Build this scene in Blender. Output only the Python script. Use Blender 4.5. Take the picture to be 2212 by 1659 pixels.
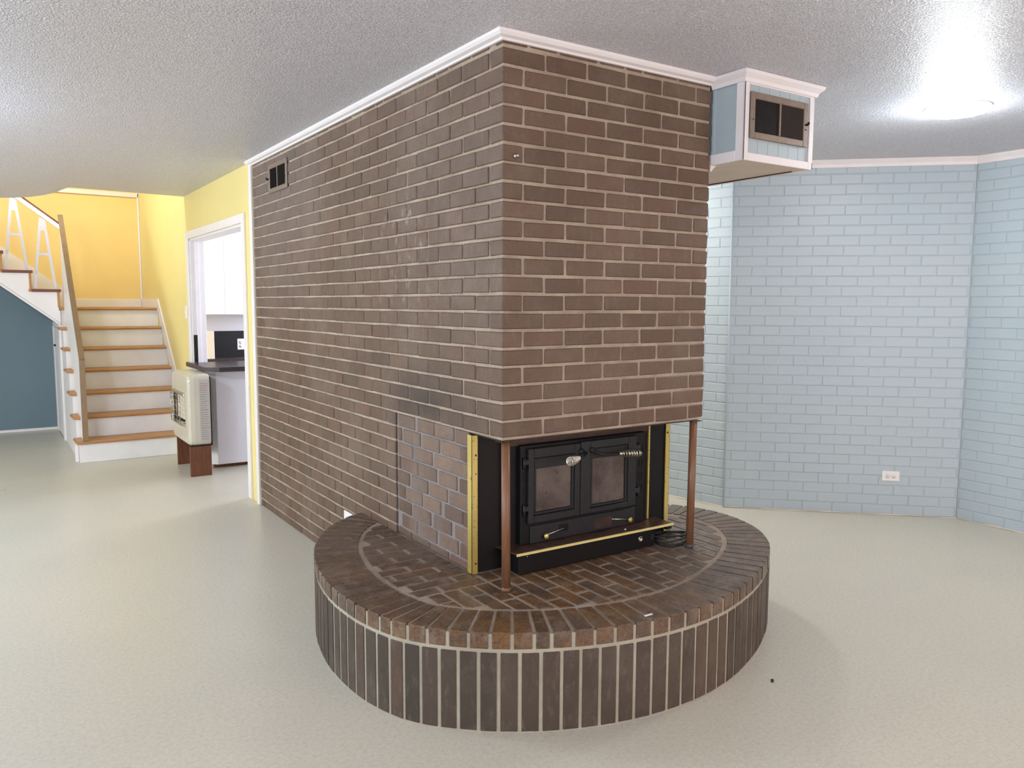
import bpy, bmesh, math, random
from math import sin, cos, pi, radians, sqrt, atan2
from mathutils import Vector, Matrix
random.seed(7)
R = random.random
def U(a, b): return a + (b - a) * R()
for o in list(bpy.data.objects): bpy.data.objects.remove(o)
scene = bpy.context.scene
COL = scene.collection

# ------------------------------------------------------------------ camera
CAM = Vector((-1.642, -2.533, 1.480))
yaw, pit, rol, FPX = 0.983, 0.1009, 0.0040, 1714.3
fw = Vector((cos(yaw) * cos(pit), sin(yaw) * cos(pit), -sin(pit)))
rt = Vector((sin(yaw), -cos(yaw), 0)); up = rt.cross(fw)
r2 = cos(rol) * rt + sin(rol) * up; u2 = -sin(rol) * rt + cos(rol) * up
cd = bpy.data.cameras.new('camera'); cam = bpy.data.objects.new('camera', cd); COL.objects.link(cam)
cam.matrix_world = Matrix(((r2.x, u2.x, -fw.x, CAM.x), (r2.y, u2.y, -fw.y, CAM.y), (r2.z, u2.z, -fw.z, CAM.z), (0, 0, 0, 1)))
cd.sensor_fit = 'HORIZONTAL'; cd.sensor_width = 36; cd.lens = 36 * FPX / 2212; cd.clip_start = .05; cd.clip_end = 100
scene.camera = cam

# ------------------------------------------------------------------ light and exposure
w = bpy.data.worlds.new('world'); scene.world = w; w.use_nodes = True
w.node_tree.nodes['Background'].inputs[0].default_value = (.62, .76, 1, 1)
w.node_tree.nodes['Background'].inputs[1].default_value = 1.8
def area(name, loc, target, sx, sy, power, color):
    l = bpy.data.lights.new(name, 'AREA'); l.shape = 'RECTANGLE'; l.size = sx; l.size_y = sy; l.energy = power; l.color = color
    o = bpy.data.objects.new(name, l); COL.objects.link(o); o.location = loc
    o.rotation_euler = (Vector(target) - Vector(loc)).to_track_quat('-Z', 'Y').to_euler(); o['kind'] = 'helper'
    return o
def point(name, loc, power, color, rad=.08):
    l = bpy.data.lights.new(name, 'POINT'); l.energy = power; l.color = color; l.shadow_soft_size = rad
    o = bpy.data.objects.new(name, l); COL.objects.link(o); o.location = loc; o['kind'] = 'helper'
    return o
# daylight through the windows of the room (west wall and south wall, behind the camera)
area('daylight_west_window', (-5.16, -1.2, 1.45), (-1, -1.0, 1.2), 3.6, 1.5, 80, (0.96, 0.98, 1.00))
area('daylight_west_window_far', (-5.16, 4.2, 1.45), (-1, 4.2, 1.2), 1.6, 1.3, 86, (1.00, 1.00, 0.85))
area('daylight_south_window', (1.3, -4.96, 1.45), (1.3, 0, 1.2), 3.4, 1.5, 68, (1.00, 0.64, 0.42))
area('daylight_kitchen_window', (2.4, 4.9, 1.7), (.5, 5.6, 1.4), .9, .9, 72, (0.84, 0.87, 1.00))  # assumed kitchen window light, placed inside the room, no window built
area('daylight_stair_window', (-1.7, 5.7, 3.9), (-1.0, 8.0, 1.9), 1.2, .8, 60, (0.90, 1.00, 0.96))  # assumed window light high in the stairwell, no opening built for it
point('ceiling_point_right', (2.42, -.36, 2.36), 12, (0.82, 0.92, 1.00), .10)  # point light just under the glowing ceiling disc
point('assumed_bulb_behind', (-2.2, -3.4, 2.28), 56, (0.92, 0.95, 1.00), .14)  # assumed room light behind the camera, unseen and without a fixture
point('fill_light_left', (-2.4, 2.3, 2.28), 82, (0.74, 0.84, 1.00), .14)  # added fill for the cabinet front and left area, no fixture there
point('fill_light_alcove', (1.9, 2.3, 2.25), 56, (1.00, 0.99, 0.92), .10)  # fill added to brighten the alcove wall, hidden behind the chimney, no fixture
vs = scene.view_settings
vs.view_transform = 'Standard'; vs.look = 'None'; vs.gamma = 1; vs.use_curve_mapping = False; vs.exposure = 0.12

# ------------------------------------------------------------------ materials
def srgb(r, g, b):
    f = lambda c: (c / 255 / 12.92) if c / 255 <= .04045 else ((c / 255 + .055) / 1.055) ** 2.4
    return (f(r), f(g), f(b), 1)
class NT:
    def __init__(s, name):
        s.m = bpy.data.materials.new(name); s.m.use_nodes = True; s.n = s.m.node_tree.nodes; s.l = s.m.node_tree.links
        s.b = s.n['Principled BSDF']; s.pos = None
    def new(s, t, **k):
        x = s.n.new(t)
        for a, v in k.items(): setattr(x, a, v)
        return x
    def P(s):
        if not s.pos: s.pos = s.new('ShaderNodeNewGeometry').outputs['Position']
        return s.pos
    def set(s, sock, v):
        if hasattr(v, 'is_linked') or hasattr(v, 'links'): s.l.new(v, sock)
        else: sock.default_value = v
    def noise(s, scale, detail=2, rough=.5, vec=None, stretch=None, off=None):
        n = s.new('ShaderNodeTexNoise'); n.inputs['Scale'].default_value = scale; n.inputs['Detail'].default_value = detail; n.inputs['Roughness'].default_value = rough
        v = vec or s.P()
        if stretch or off:
            mp = s.new('ShaderNodeMapping'); s.l.new(v, mp.inputs[0])
            if stretch: mp.inputs['Scale'].default_value = stretch
            if off: mp.inputs['Location'].default_value = off
            v = mp.outputs[0]
        s.l.new(v, n.inputs['Vector']); return n.outputs['Fac']
    def voro(s, scale, feature='F1', out='Distance'):
        n = s.new('ShaderNodeTexVoronoi'); n.feature = feature; n.inputs['Scale'].default_value = scale
        s.l.new(s.P(), n.inputs['Vector']); return n.outputs[out]
    def ramp(s, f, a, b):
        n = s.new('ShaderNodeMapRange'); s.set(n.inputs[0], f); n.inputs[1].default_value = a; n.inputs[2].default_value = b; n.clamp = True
        return n.outputs[0]
    def mix(s, f, a, b, mode='MIX'):
        n = s.new('ShaderNodeMix', data_type='RGBA', blend_type=mode); s.set(n.inputs[0], f); s.set(n.inputs[6], a); s.set(n.inputs[7], b); return n.outputs[2]
    def math(s, op, a, b=0.0):
        n = s.new('ShaderNodeMath', operation=op); s.set(n.inputs[0], a); s.set(n.inputs[1], b); return n.outputs[0]
    def bump(s, h, strength, dist, prev=None):
        n = s.new('ShaderNodeBump'); n.inputs['Strength'].default_value = strength; n.inputs['Distance'].default_value = dist
        s.l.new(h, n.inputs['Height'])
        if prev: s.l.new(prev, n.inputs['Normal'])
        return n.outputs[0]
    def fin(s, col, rough=.6, normal=None, metal=0, spec=.5):
        s.set(s.b.inputs['Base Color'], col); s.set(s.b.inputs['Roughness'], rough); s.b.inputs['Metallic'].default_value = metal
        s.b.inputs['Specular IOR Level'].default_value = spec
        if normal: s.l.new(normal, s.b.inputs['Normal'])
        return s.m
    def blob(s, c, r0, r1, sc=(1, 1, 1)):
        mp = s.new('ShaderNodeVectorMath', operation='SUBTRACT'); s.l.new(s.P(), mp.inputs[0]); mp.inputs[1].default_value = c
        m2 = s.new('ShaderNodeVectorMath', operation='MULTIPLY'); s.l.new(mp.outputs[0], m2.inputs[0]); m2.inputs[1].default_value = sc
        ln = s.new('ShaderNodeVectorMath', operation='LENGTH'); s.l.new(m2.outputs[0], ln.inputs[0])
        return s.ramp(ln.outputs['Value'], r1, r0)
def plain(name, col, rough=.5, metal=0, var=.06, scale=30, bump=.0, bscale=200, spec=.5):
    t = NT(name); n = t.noise(scale, 3)
    c = t.mix(t.ramp(n, .3, .7), tuple(x * (1 - var) for x in col[:3]) + (1,), tuple(min(1, x * (1 + var)) for x in col[:3]) + (1,))
    nm = t.bump(t.noise(bscale, 2), bump, .002) if bump else None
    return t.fin(c, rough, nm, metal, spec)
def brick_mat(name, attr=False, c1=(98, 77, 62), c2=(111, 89, 73), c3=(84, 65, 52), dust=.28, gloss=.55, soot=True, amber=False):
    t = NT(name)
    if attr:
        a = t.new('ShaderNodeAttribute', attribute_name='rnd'); rnd = a.outputs['Fac']
    else: rnd = t.new('ShaderNodeObjectInfo').outputs['Random']
    c = t.mix(rnd, srgb(*c1), srgb(*c2))
    r3 = t.math('FRACT', t.math('MULTIPLY', rnd, 7.31))
    c = t.mix(t.math('MULTIPLY', t.ramp(r3, .6, 1.0), .6), c, srgb(*c3))
    r4 = t.math('FRACT', t.math('MULTIPLY', rnd, 23.7))
    c = t.mix(t.math('MULTIPLY', t.ramp(r4, .6, 1), .25), c, srgb(120, 84, 68))
    c = t.mix(t.math('MULTIPLY', t.ramp(t.noise(9, 4, .6), .35, .75), .45), c, srgb(*c3))
    if amber:
        c = t.mix(t.math('MULTIPLY', t.ramp(t.noise(7, 4, .6, off=(4, 2, 0)), .42, .62), .85), c, srgb(122, 84, 40))
        dz = t.math('SUBTRACT', 1.0, t.blob((.05, -.15, .35), .25, .85, (.8, 1, 1)))
        c = t.mix(t.math('MULTIPLY', dz, .7), c, srgb(94, 79, 68))
        c = t.mix(t.math('MULTIPLY', t.ramp(t.noise(70, 3, .7), .5, .64), .8), c, srgb(66, 46, 32))
        c = t.mix(t.math('MULTIPLY', t.ramp(t.noise(16, 4, .65, off=(1, 7, 0)), .5, .68), .55), c, srgb(138, 122, 108))
    c = t.mix(t.math('MULTIPLY', t.ramp(t.noise(2.2, 5, .65), .48, .75), dust), c, srgb(150, 138, 126))
    c = t.mix(t.math('MULTIPLY', t.ramp(t.noise(45, 3, .6, stretch=(1, 1, .35)), .55, .75), .18), c, srgb(150, 136, 122))
    pits = t.ramp(t.voro(90), .24, .12)
    pm = t.math('MULTIPLY', pits, t.ramp(t.noise(14, 2), .46, .58))
    c = t.mix(t.math('MULTIPLY', t.ramp(t.noise(85, 3, .7), .52, .68), .35), c, srgb(*c3))
    c = t.mix(t.math('MULTIPLY', pm, .75), c, srgb(42, 34, 30))
    if soot:
        s = t.blob((0, .62, 1.03), .05, .55, (1, 1, 2.6))
        c = t.mix(t.math('MULTIPLY', t.math('MULTIPLY', s, t.ramp(t.noise(5, 3), .2, .5)), .8), c, srgb(56, 46, 46))
        e = t.blob((0, .85, 1.72), .05, .38, (1, 1, .8))
        c = t.mix(t.math('MULTIPLY', t.math('MULTIPLY', e, t.ramp(t.noise(22, 4, .7, stretch=(1, 1, .4)), .56, .68)), .45), c, srgb(205, 200, 195))
        e = t.blob((0, 2.7, 2.3), .2, 1.1)
        c = t.mix(t.math('MULTIPLY', e, .35), c, srgb(128, 120, 122))
    h = t.noise(160, 4, .65)
    nm = t.bump(h, .45, .0015)
    nm = t.bump(t.noise(22, 3), .5, .003, nm)
    if amber: nm = t.bump(t.noise(75, 4, .7), .8, .006, nm)
    g = t.math('ADD', t.math('MULTIPLY', t.noise(12, 2), .3), gloss - .15)
    return t.fin(c, g, nm, 0, .5)
def mortar_mat(name, col=(186, 172, 154), var=(146, 131, 116)):
    t = NT(name)
    c = t.mix(t.ramp(t.noise(6, 4, .6), .3, .7), srgb(*col), srgb(*var))
    c = t.mix(t.math('MULTIPLY', t.ramp(t.noise(120, 3), .4, .7), .35), c, srgb(*var))
    nm = t.bump(t.noise(180, 4, .7), .7, .002); nm = t.bump(t.noise(35, 2), .5, .003, nm)
    return t.fin(c, .85, nm)
M = {}
M['brick'] = brick_mat('brown_brick')
M['brick_s'] = brick_mat('brown_brick_joined', attr=True)
M['brick_infill'] = brick_mat('dusty_infill_brick', c1=(110, 90, 78), c2=(140, 116, 100), c3=(96, 80, 74), dust=.75, soot=False)
M['brick_top'] = brick_mat('sealed_hearth_brick', c1=(84, 65, 51), c2=(104, 81, 62), c3=(68, 53, 44), dust=.25, gloss=.36, soot=False, amber=True)
M['brick_soldier'] = brick_mat('hearth_side_brick', c1=(68, 57, 48), c2=(80, 67, 56), c3=(58, 50, 43), dust=.25, gloss=.6, soot=False)
M['mortar'] = mortar_mat('mortar')
M['mortar_grey'] = mortar_mat('grey_smeared_mortar', (150, 146, 146), (122, 116, 114))
M['mortar_hearth'] = mortar_mat('hearth_mortar', (182, 178, 160), (156, 148, 132))
M['mortar_top'] = mortar_mat('dusty_hearth_joint', (166, 150, 134), (136, 120, 106))
def paint_brick(name, a, b):
    t = NT(name)
    c = t.mix(t.ramp(t.noise(1.1, 3), .3, .7), srgb(*a), srgb(*b))
    nm = t.bump(t.noise(90, 4, .65), .35, .0015); nm = t.bump(t.noise(14, 3), .35, .004, nm)
    return t.fin(c, .42, nm)
M['blue'] = paint_brick('blue_painted_brick', (184, 198, 206), (178, 196, 208))
M['blue_joint'] = paint_brick('blue_painted_joint', (175, 189, 197), (170, 186, 197))
t = NT('popcorn_ceiling')
v = t.voro(120, 'SMOOTH_F1'); n = t.noise(190, 3, .6)
h = t.math('SUBTRACT', n, t.math('MULTIPLY', v, .9))
nm = t.bump(h, 1.0, .0075)
c = t.mix(t.ramp(n, .42, .60), srgb(196, 196, 204), srgb(240, 240, 248))
M['ceiling'] = t.fin(c, .34, nm, 0, .6)
t = NT('speckled_vinyl_floor')
c = t.mix(t.ramp(t.noise(.7, 4, .6), .3, .7), srgb(208, 204, 186), srgb(200, 198, 184))
c = t.mix(t.math('MULTIPLY', t.ramp(t.noise(60, 5, .75), .45, .65), .5), c, srgb(182, 172, 156))
c = t.mix(t.math('MULTIPLY', t.ramp(t.noise(75, 4, .7, off=(3, 5, 1)), .52, .7), .35), c, srgb(230, 219, 206))
c = t.mix(t.math('MULTIPLY', t.ramp(t.noise(110, 3, .7, off=(7, 1, 4)), .60, .68), .4), c, srgb(148, 138, 120))
c = t.mix(t.math('MULTIPLY', t.ramp(t.noise(5, 6, .8, stretch=(1, 4, 1)), .62, .78), .3), c, srgb(160, 148, 130))
M['floor'] = t.fin(c, t.math('ADD', t.math('MULTIPLY', t.noise(3, 4), .2), .22), t.bump(t.noise(55, 4), .05, .001), 0, .45)
M['white'] = plain('white_trim_paint', srgb(236, 232, 234), .38, var=.02, scale=8, bump=.15, bscale=60)
M['white_warm'] = plain('warm_white_paint', srgb(232, 224, 216), .45, var=.03, scale=8)
M['baluster'] = plain('shaded_white_baluster', srgb(206, 200, 206), .5, var=.02)  # white balusters, their shade mixed into the colour as grey
M['riser'] = plain('scuffed_white_riser', srgb(240, 239, 240), .4, var=.05, scale=5)
M['panel_grey'] = plain('pale_grey_panel', srgb(232, 230, 238), .45, var=.01)
M['yellow'] = plain('yellow_wall_paint', srgb(238, 206, 134), .5, var=.04, scale=1.5, bump=.15, bscale=120)
M['yellow_pale'] = plain('pale_yellow_wall_paint', srgb(234, 218, 148), .5, var=.03, scale=1.5, bump=.15, bscale=120)
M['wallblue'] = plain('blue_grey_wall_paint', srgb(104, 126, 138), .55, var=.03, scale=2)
M['soffit_blue'] = plain('pale_blue_panel_paint', srgb(172, 188, 196), .42, var=.02, scale=4)
M['soffit_under'] = plain('bare_beige_board', srgb(214, 198, 182), .7, var=.05, scale=8)
def wood(name, a, b, rough=.4, st=(1, 12, 12)):
    t = NT(name); c = t.mix(t.ramp(t.noise(9, 5, .6, stretch=st), .3, .7), srgb(*a), srgb(*b))
    return t.fin(c, rough, t.bump(t.noise(40, 3, stretch=st), .15, .001))
M['oak'] = wood('golden_oak', (196, 146, 92), (168, 116, 66))
M['oak_dark'] = plain('worn_brown_rail', srgb(142, 117, 90), .45, var=.1, scale=12)
M['tread_edge'] = wood('dark_red_tread_edge', (122, 70, 52), (98, 54, 40))
M['post'] = wood('brown_painted_post', (134, 96, 70), (112, 76, 54), .35, (14, 14, 1))
M['standwood'] = wood('stained_board', (120, 72, 44), (88, 50, 30), .4, (8, 8, 1))
M['black'] = plain('matte_black_steel', srgb(14, 13, 16), .5, 0, var=.25, scale=14, spec=.3)
M['iron'] = plain('charcoal_cast_iron', srgb(38, 39, 43), .5, .3, var=.15, scale=40, bump=.4, bscale=240)
M['rusty'] = plain('rust_brown_steel', srgb(62, 44, 38), .5, .2, var=.4, scale=16)
M['rust_shelf'] = plain('rusted_shelf_top', srgb(84, 62, 54), .38, .3, var=.5, scale=22)
t = NT('aged_brass')
c = t.mix(t.ramp(t.noise(4, 3, stretch=(1, 1, .4)), .3, .7), srgb(226, 208, 130), srgb(198, 172, 90))
c = t.mix(t.ramp(t.noise(60, 3, .7), .62, .7), c, srgb(96, 78, 46))
M['brass'] = t.fin(c, .34, t.bump(t.noise(90, 2), .2, .001), .55)
M['brass_bright'] = plain('bright_brass_edge', srgb(248, 234, 160), .3, .3, var=.05)
M['chrome'] = plain('nickel_spring', srgb(205, 200, 185), .25, .9, var=.05)
M['hole'] = plain('dark_hole', srgb(10, 9, 9), .9, 0, .1)
t = NT('smoked_stove_glass')
c = t.mix(t.ramp(t.noise(6, 5, .65), .35, .65), srgb(104, 92, 86), srgb(62, 50, 48))
c = t.mix(t.ramp(t.noise(16, 5, .8), .6, .7), c, srgb(48, 38, 38))
M['stoveglass'] = t.fin(c, .16, None, 0, .6)
M['bronze'] = plain('grey_brown_metal_frame', srgb(134, 118, 104), .5, .2, var=.12, scale=30, bump=.3, bscale=150)
M['louver'] = plain('dark_brown_louver', srgb(34, 25, 21), .6, .2, var=.2)
M['heater'] = plain('beige_enamel', srgb(202, 196, 178), .28, 0, var=.02, scale=6)
M['label'] = plain('silver_grey_label', srgb(184, 178, 172), .45, 0, var=.03)
M['print'] = plain('dark_grey_print', srgb(90, 86, 84), .6, 0, var=.1)
M['red_print'] = plain('red_print', srgb(196, 80, 78), .6, 0, var=.1)
M['laminate'] = plain('dark_laminate', srgb(58, 50, 54), .3, 0, var=.12, scale=20)
M['backsplash'] = plain('black_laminate', srgb(28, 30, 34), .3, 0, var=.1)
M['cabinet'] = plain('white_cabinet', srgb(236, 235, 238), .4, 0, var=.01)
M['cream'] = plain('cream_board', srgb(226, 214, 198), .5, 0, var=.02)
M['plastic'] = plain('white_plastic', srgb(240, 240, 240), .3, 0, var=.01)
M['cord'] = plain('black_rubber', srgb(22, 22, 22), .4, 0, var=.1)
M['foot'] = plain('blue_grey_cap', srgb(70, 78, 84), .5, 0, var=.1)
M['trash'] = plain('dark_brown_crumb', srgb(70, 52, 38), .8, 0, var=.2)
t = NT('disc_glow'); e = t.b
e.inputs['Emission Color'].default_value = (1, .96, .9, 1); e.inputs['Emission Strength'].default_value = 40; e.inputs['Base Color'].default_value = (.9, .9, .9, 1)
M['glow'] = t.m

# ------------------------------------------------------------------ mesh helpers
def chamf(dx, dy, dz, c, jit=0.0):
    """24 vertex box centred on x/z, y from 0 to dy, chamfered edges."""
    X, Z = dx / 2, dz / 2; vs_, idx = [], {}
    for sx in (-1, 1):
        for sy in (0, 1):
            for sz in (-1, 1):
                j = (U(-jit, jit), U(-jit, jit) * .6, U(-jit, jit)) if jit else (0, 0, 0)
                px, py, pz = sx * X + j[0], (dy if sy else 0) + j[1], sz * Z + j[2]; yy = 1 if sy else -1
                for a in range(3):
                    v = [px - sx * c, py - yy * c, pz - sz * c]; v[a] = (px, py, pz)[a]
                    idx[(sx, sy, sz, a)] = len(vs_); vs_.append(tuple(v))
    F = []
    g = lambda sx, sy, sz, a: idx[(sx, sy, sz, a)]
    for s in (-1, 1): F.append([g(s, 0, -1, 0), g(s, 1, -1, 0), g(s, 1, 1, 0), g(s, 0, 1, 0)][::(1 if s > 0 else -1)])
    for s in (0, 1): F.append([g(-1, s, -1, 1), g(1, s, -1, 1), g(1, s, 1, 1), g(-1, s, 1, 1)][::(-1 if s else 1)])
    for s in (-1, 1): F.append([g(-1, 0, s, 2), g(1, 0, s, 2), g(1, 1, s, 2), g(-1, 1, s, 2)][::(1 if s > 0 else -1)])
    for sx in (-1, 1):
        for sy in (0, 1): F.append([g(sx, sy, -1, 0), g(sx, sy, -1, 1), g(sx, sy, 1, 1), g(sx, sy, 1, 0)])
        for sz in (-1, 1): F.append([g(sx, 0, sz, 0), g(sx, 0, sz, 2), g(sx, 1, sz, 2), g(sx, 1, sz, 0)])
    for sy in (0, 1):
        for sz in (-1, 1): F.append([g(-1, sy, sz, 1), g(-1, sy, sz, 2), g(1, sy, sz, 2), g(1, sy, sz, 1)])
    for sx in (-1, 1):
        for sy in (0, 1):
            for sz in (-1, 1): F.append([g(sx, sy, sz, 0), g(sx, sy, sz, 1), g(sx, sy, sz, 2)])
    return vs_, F
def fixn(me):
    bm = bmesh.new(); bm.from_mesh(me); bmesh.ops.recalc_face_normals(bm, faces=bm.faces); bm.to_mesh(me); bm.free()
class MB:
    def __init__(s): s.v = []; s.f = []; s.r = []; s.sm = []
    def add(s, v, f, mat=None, rnd=0.0, smooth=False):
        o = len(s.v); s.v += [tuple(mat @ Vector(p)) if mat is not None else tuple(p) for p in v]
        s.f += [[i + o for i in q] for q in f]; s.r += [rnd] * len(v); s.sm += [smooth] * len(f); return s
    def box(s, a, b, c=.0015, mat=None):
        x0, y0, z0 = (min(a[i], b[i]) for i in range(3)); x1, y1, z1 = (max(a[i], b[i]) for i in range(3))
        c = min(c, (x1 - x0) * .3, (y1 - y0) * .3, (z1 - z0) * .3)
        v, f = chamf(x1 - x0, y1 - y0, z1 - z0, c)
        m = Matrix.Translation(((x0 + x1) / 2, y0, (z0 + z1) / 2))
        return s.add(v, f, (mat @ m) if mat is not None else m)
    def prism(s, pts, ext, axis='z', base=0.0):
        """polygon pts (2D) extruded from base by ext along axis; 2D coords are the other two axes in x,y,z order"""
        n = len(pts)
        def P3(p, h): return {'z': (p[0], p[1], h), 'y': (p[0], h, p[1]), 'x': (h, p[0], p[1])}[axis]
        v = [P3(p, base) for p in pts] + [P3(p, base + ext) for p in pts]
        f = [list(range(n))[::-1], list(range(n, 2 * n))] + [[i, (i + 1) % n, (i + 1) % n + n, i + n] for i in range(n)]
        return s.add(v, f)
    def tube(s, pts, r, seg=10, cap=True):
        pts = [Vector(p) for p in pts]; n = len(pts); rs = r if isinstance(r, (list, tuple)) else [r] * n
        v, f = [], []; ref = None
        for i, p in enumerate(pts):
            d = (pts[min(i + 1, n - 1)] - pts[max(i - 1, 0)]).normalized()
            if ref is None: ref = d.orthogonal().normalized()
            ref = (ref - d * ref.dot(d)).normalized(); b = d.cross(ref)
            for k in range(seg):
                a = 2 * pi * k / seg; v.append(p + (ref * cos(a) + b * sin(a)) * rs[i])
        for i in range(n - 1):
            for k in range(seg):
                f.append([i * seg + k, i * seg + (k + 1) % seg, (i + 1) * seg + (k + 1) % seg, (i + 1) * seg + k])
        if cap: f += [list(range(seg))[::-1], [(n - 1) * seg + k for k in range(seg)]]
        return s.add(v, f, smooth=True)
    def sweep(s, path, prof, closed=False):
        """profile (out, z) swept along a 2D path with mitred corners; out = left of travel"""
        n = len(path); m = len(prof); v, f = [], []
        for i, p in enumerate(path):
            p = Vector(p); a = Vector(path[i - 1]) if (i > 0 or closed) else None; b = Vector(path[(i + 1) % n]) if (i < n - 1 or closed) else None
            d1 = (p - a).normalized() if a is not None else None; d2 = (b - p).normalized() if b is not None else None
            if d1 is None: d1 = d2
            if d2 is None: d2 = d1
            n1 = Vector((-d1.y, d1.x)); n2 = Vector((-d2.y, d2.x)); nn = (n1 + n2).normalized(); nn = nn / max(.3, nn.dot(n1))
            for (o, z) in prof: v.append((p.x + nn.x * o, p.y + nn.y * o, z))
        for i in range(n if closed else n - 1):
            j = (i + 1) % n
            for k in range(m): f.append([i * m + k, i * m + (k + 1) % m, j * m + (k + 1) % m, j * m + k])
        if not closed: f += [list(range(m)), [(n - 1) * m + k for k in range(m)][::-1]]
        return s.add(v, f)
    def lathe(s, prof, mat=None, seg=20):
        v = []; f = []; n = len(prof)
        for (r, z) in prof:
            for k in range(seg): v.append((r * cos(2 * pi * k / seg), r * sin(2 * pi * k / seg), z))
        for i in range(n - 1):
            for k in range(seg): f.append([i * seg + k, i * seg + (k + 1) % seg, (i + 1) * seg + (k + 1) % seg, (i + 1) * seg + k])
        f += [list(range(seg))[::-1], [(n - 1) * seg + k for k in range(seg)]]
        return s.add(v, f, mat, smooth=True)
    def build(s, name, mat, parent=None, kind=None, label=None, rnd=False):
        me = bpy.data.meshes.new(name); me.from_pydata(s.v, [], s.f); me.update(); fixn(me)
        for i, p in enumerate(me.polygons):
            if i < len(s.sm) and s.sm[i]: p.use_smooth = True
        if rnd:
            a = me.attributes.new('rnd', 'FLOAT', 'POINT'); a.data.foreach_set('value', s.r)
        me.materials.append(M[mat]); o = bpy.data.objects.new(name, me); COL.objects.link(o)
        if parent:
            o.parent = parent; o.matrix_parent_inverse = Matrix.Translation(parent.location).inverted() if parent.type == 'EMPTY' else Matrix.Identity(4)
        if kind: o['kind'] = kind
        if label: o['label'] = label
        return o
def thing(name, label, cat, loc=(0, 0, 0), group=None):
    o = bpy.data.objects.new(name, None); COL.objects.link(o); o.location = loc; o.empty_display_size = .1
    o['label'] = label; o['category'] = cat
    if group: o['group'] = group
    return o
def tag(o, label, cat, group=None):
    o['label'] = label; o['category'] = cat
    if group: o['group'] = group
    return o
def link_piece(name, me, mat4, parent):
    o = bpy.data.objects.new(name, me); COL.objects.link(o); o.parent = parent
    o.matrix_parent_inverse = Matrix.Translation(parent.location).inverted(); o.matrix_world = mat4
    o.matrix_basis = mat4
    return o
_bc = {}
def brick_mesh(L, H, D, mat, c=.0035, jit=.0014, nvar=5):
    k = (round(L, 3), round(H, 3), round(D, 3), mat, random.randrange(nvar))
    if k not in _bc:
        v, f = chamf(L, D, H, c, jit); me = bpy.data.meshes.new('brick'); me.from_pydata(v, [], f); me.update(); fixn(me)
        me.materials.append(M[mat]); _bc[k] = me
    return _bc[k]

ZC = 2.47          # ceiling height
K = .0699          # brick course
def zk(k): return (34.7 - k) * K
H = .361           # hearth height
# ------------------------------------------------------------------ setting: floor, ceiling, shells
def struct(mb, name, mat, parent=None, **k):
    return mb.build(name, mat, parent, kind=None if parent else 'structure', **k)
struct(MB().box((-5.3, -5.1, -.12), (4.4, 8.2, 0), 0), 'floor', 'floor')
hole = [(0, 5.52), (-.955, 5.46), (-.985, 5.62), (-1.02, 5.88), (-1.09, 6.14), (-1.20, 6.40), (-1.34, 6.57), (-1.50, 6.69), (-1.75, 6.80), (-2.1, 6.88), (-3.2, 6.95)]
ceil = [(-5.3, -5.1), (4.1, -5.1), (4.1, 3.36), (0, 3.36)] + hole + [(-3.2, 8.1), (-5.3, 8.1)]
struct(MB().prism(ceil, .22, 'z', ZC), 'ceiling', 'ceiling')
struct(MB().box((0.12, 3.45, 2.36), (3.0, 6.3, 2.45), 0), 'ceiling_kitchen', 'white')
# walls that are only plain paint
def wall_with_hole(name, axis, pos, th, a0, a1, z0, z1, holes, mat):
    """axis 'x': wall plane x=pos spans y; holes (h0,h1,zb,zt)"""
    mb = MB(); cur = a0
    def bb(p, q, s, t_):
        if q - p < 1e-4 or t_ - s < 1e-4: return
        if axis == 'x': mb.box((pos, p, s), (pos + th, q, t_), 0)
        else: mb.box((p, pos, s), (q, pos + th, t_), 0)
    for (h0, h1, zb, zt) in sorted(holes):
        bb(cur, h0, z0, z1); bb(h0, h1, z0, zb); bb(h0, h1, zt, z1); cur = h1
    bb(cur, a1, z0, z1)
    return struct(mb, name, mat)
wall_with_hole('wall_west', 'x', -5.2, -.1, -5.0, 8.15, 0, ZC, [(-3.0, .6, .7, 2.2), (3.4, 5.0, .8, 2.1)], 'panel_grey')
wall_with_hole('wall_south', 'y', -5.0, -.1, -5.3, 4.1, 0, ZC, [(-.4, 3.0, .7, 2.2)], 'panel_grey')
def window(n, axis, pos, a0, a1, zb, zt):
    mb = MB()
    def bb(p, q, s, t_, th=.05):
        if axis == 'x': mb.box((pos - .05, p, s), (pos + .02, q, t_), .003)
        else: mb.box((p, pos - .05, s), (q, pos + .02, t_), .003)
    bb(a0, a1, zb - .05, zb); bb(a0, a1, zt, zt + .05); bb(a0 - .05, a0, zb - .05, zt + .05); bb(a1, a1 + .05, zb - .05, zt + .05)
    m = (a0 + a1) / 2; bb(m - .02, m + .02, zb, zt)
    struct(mb, 'window_%d' % n, 'white')
window(1, 'x', -5.2, -3.0, .6, .7, 2.2); window(2, 'x', -5.2, 3.4, 5.0, .8, 2.1); window(3, 'y', -5.0, -.4, 3.0, .7, 2.2)
# kitchen side wall (plane x=0, behind the brick) with the doorway
DY0, DY1, DZ = 3.525, 5.36, 2.065
wk = wall_with_hole('wall_kitchen', 'x', 0, .12, 3.245, 8.15, 0, 4.7, [(DY0, DY1, 0, DZ)], 'yellow_pale')
struct(MB().box((1.1, 3.30, 0), (2.75, 3.42, ZC), 0), 'wall_kitchen_front', 'white')
struct(MB().box((.12, 6.02, 0), (3.0, 6.12, 2.45), 0), 'wall_kitchen_back', 'panel_grey')
struct(MB().box((2.9, 3.4, 0), (3.0, 6.1, 2.45), 0), 'wall_kitchen_right', 'white')
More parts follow.
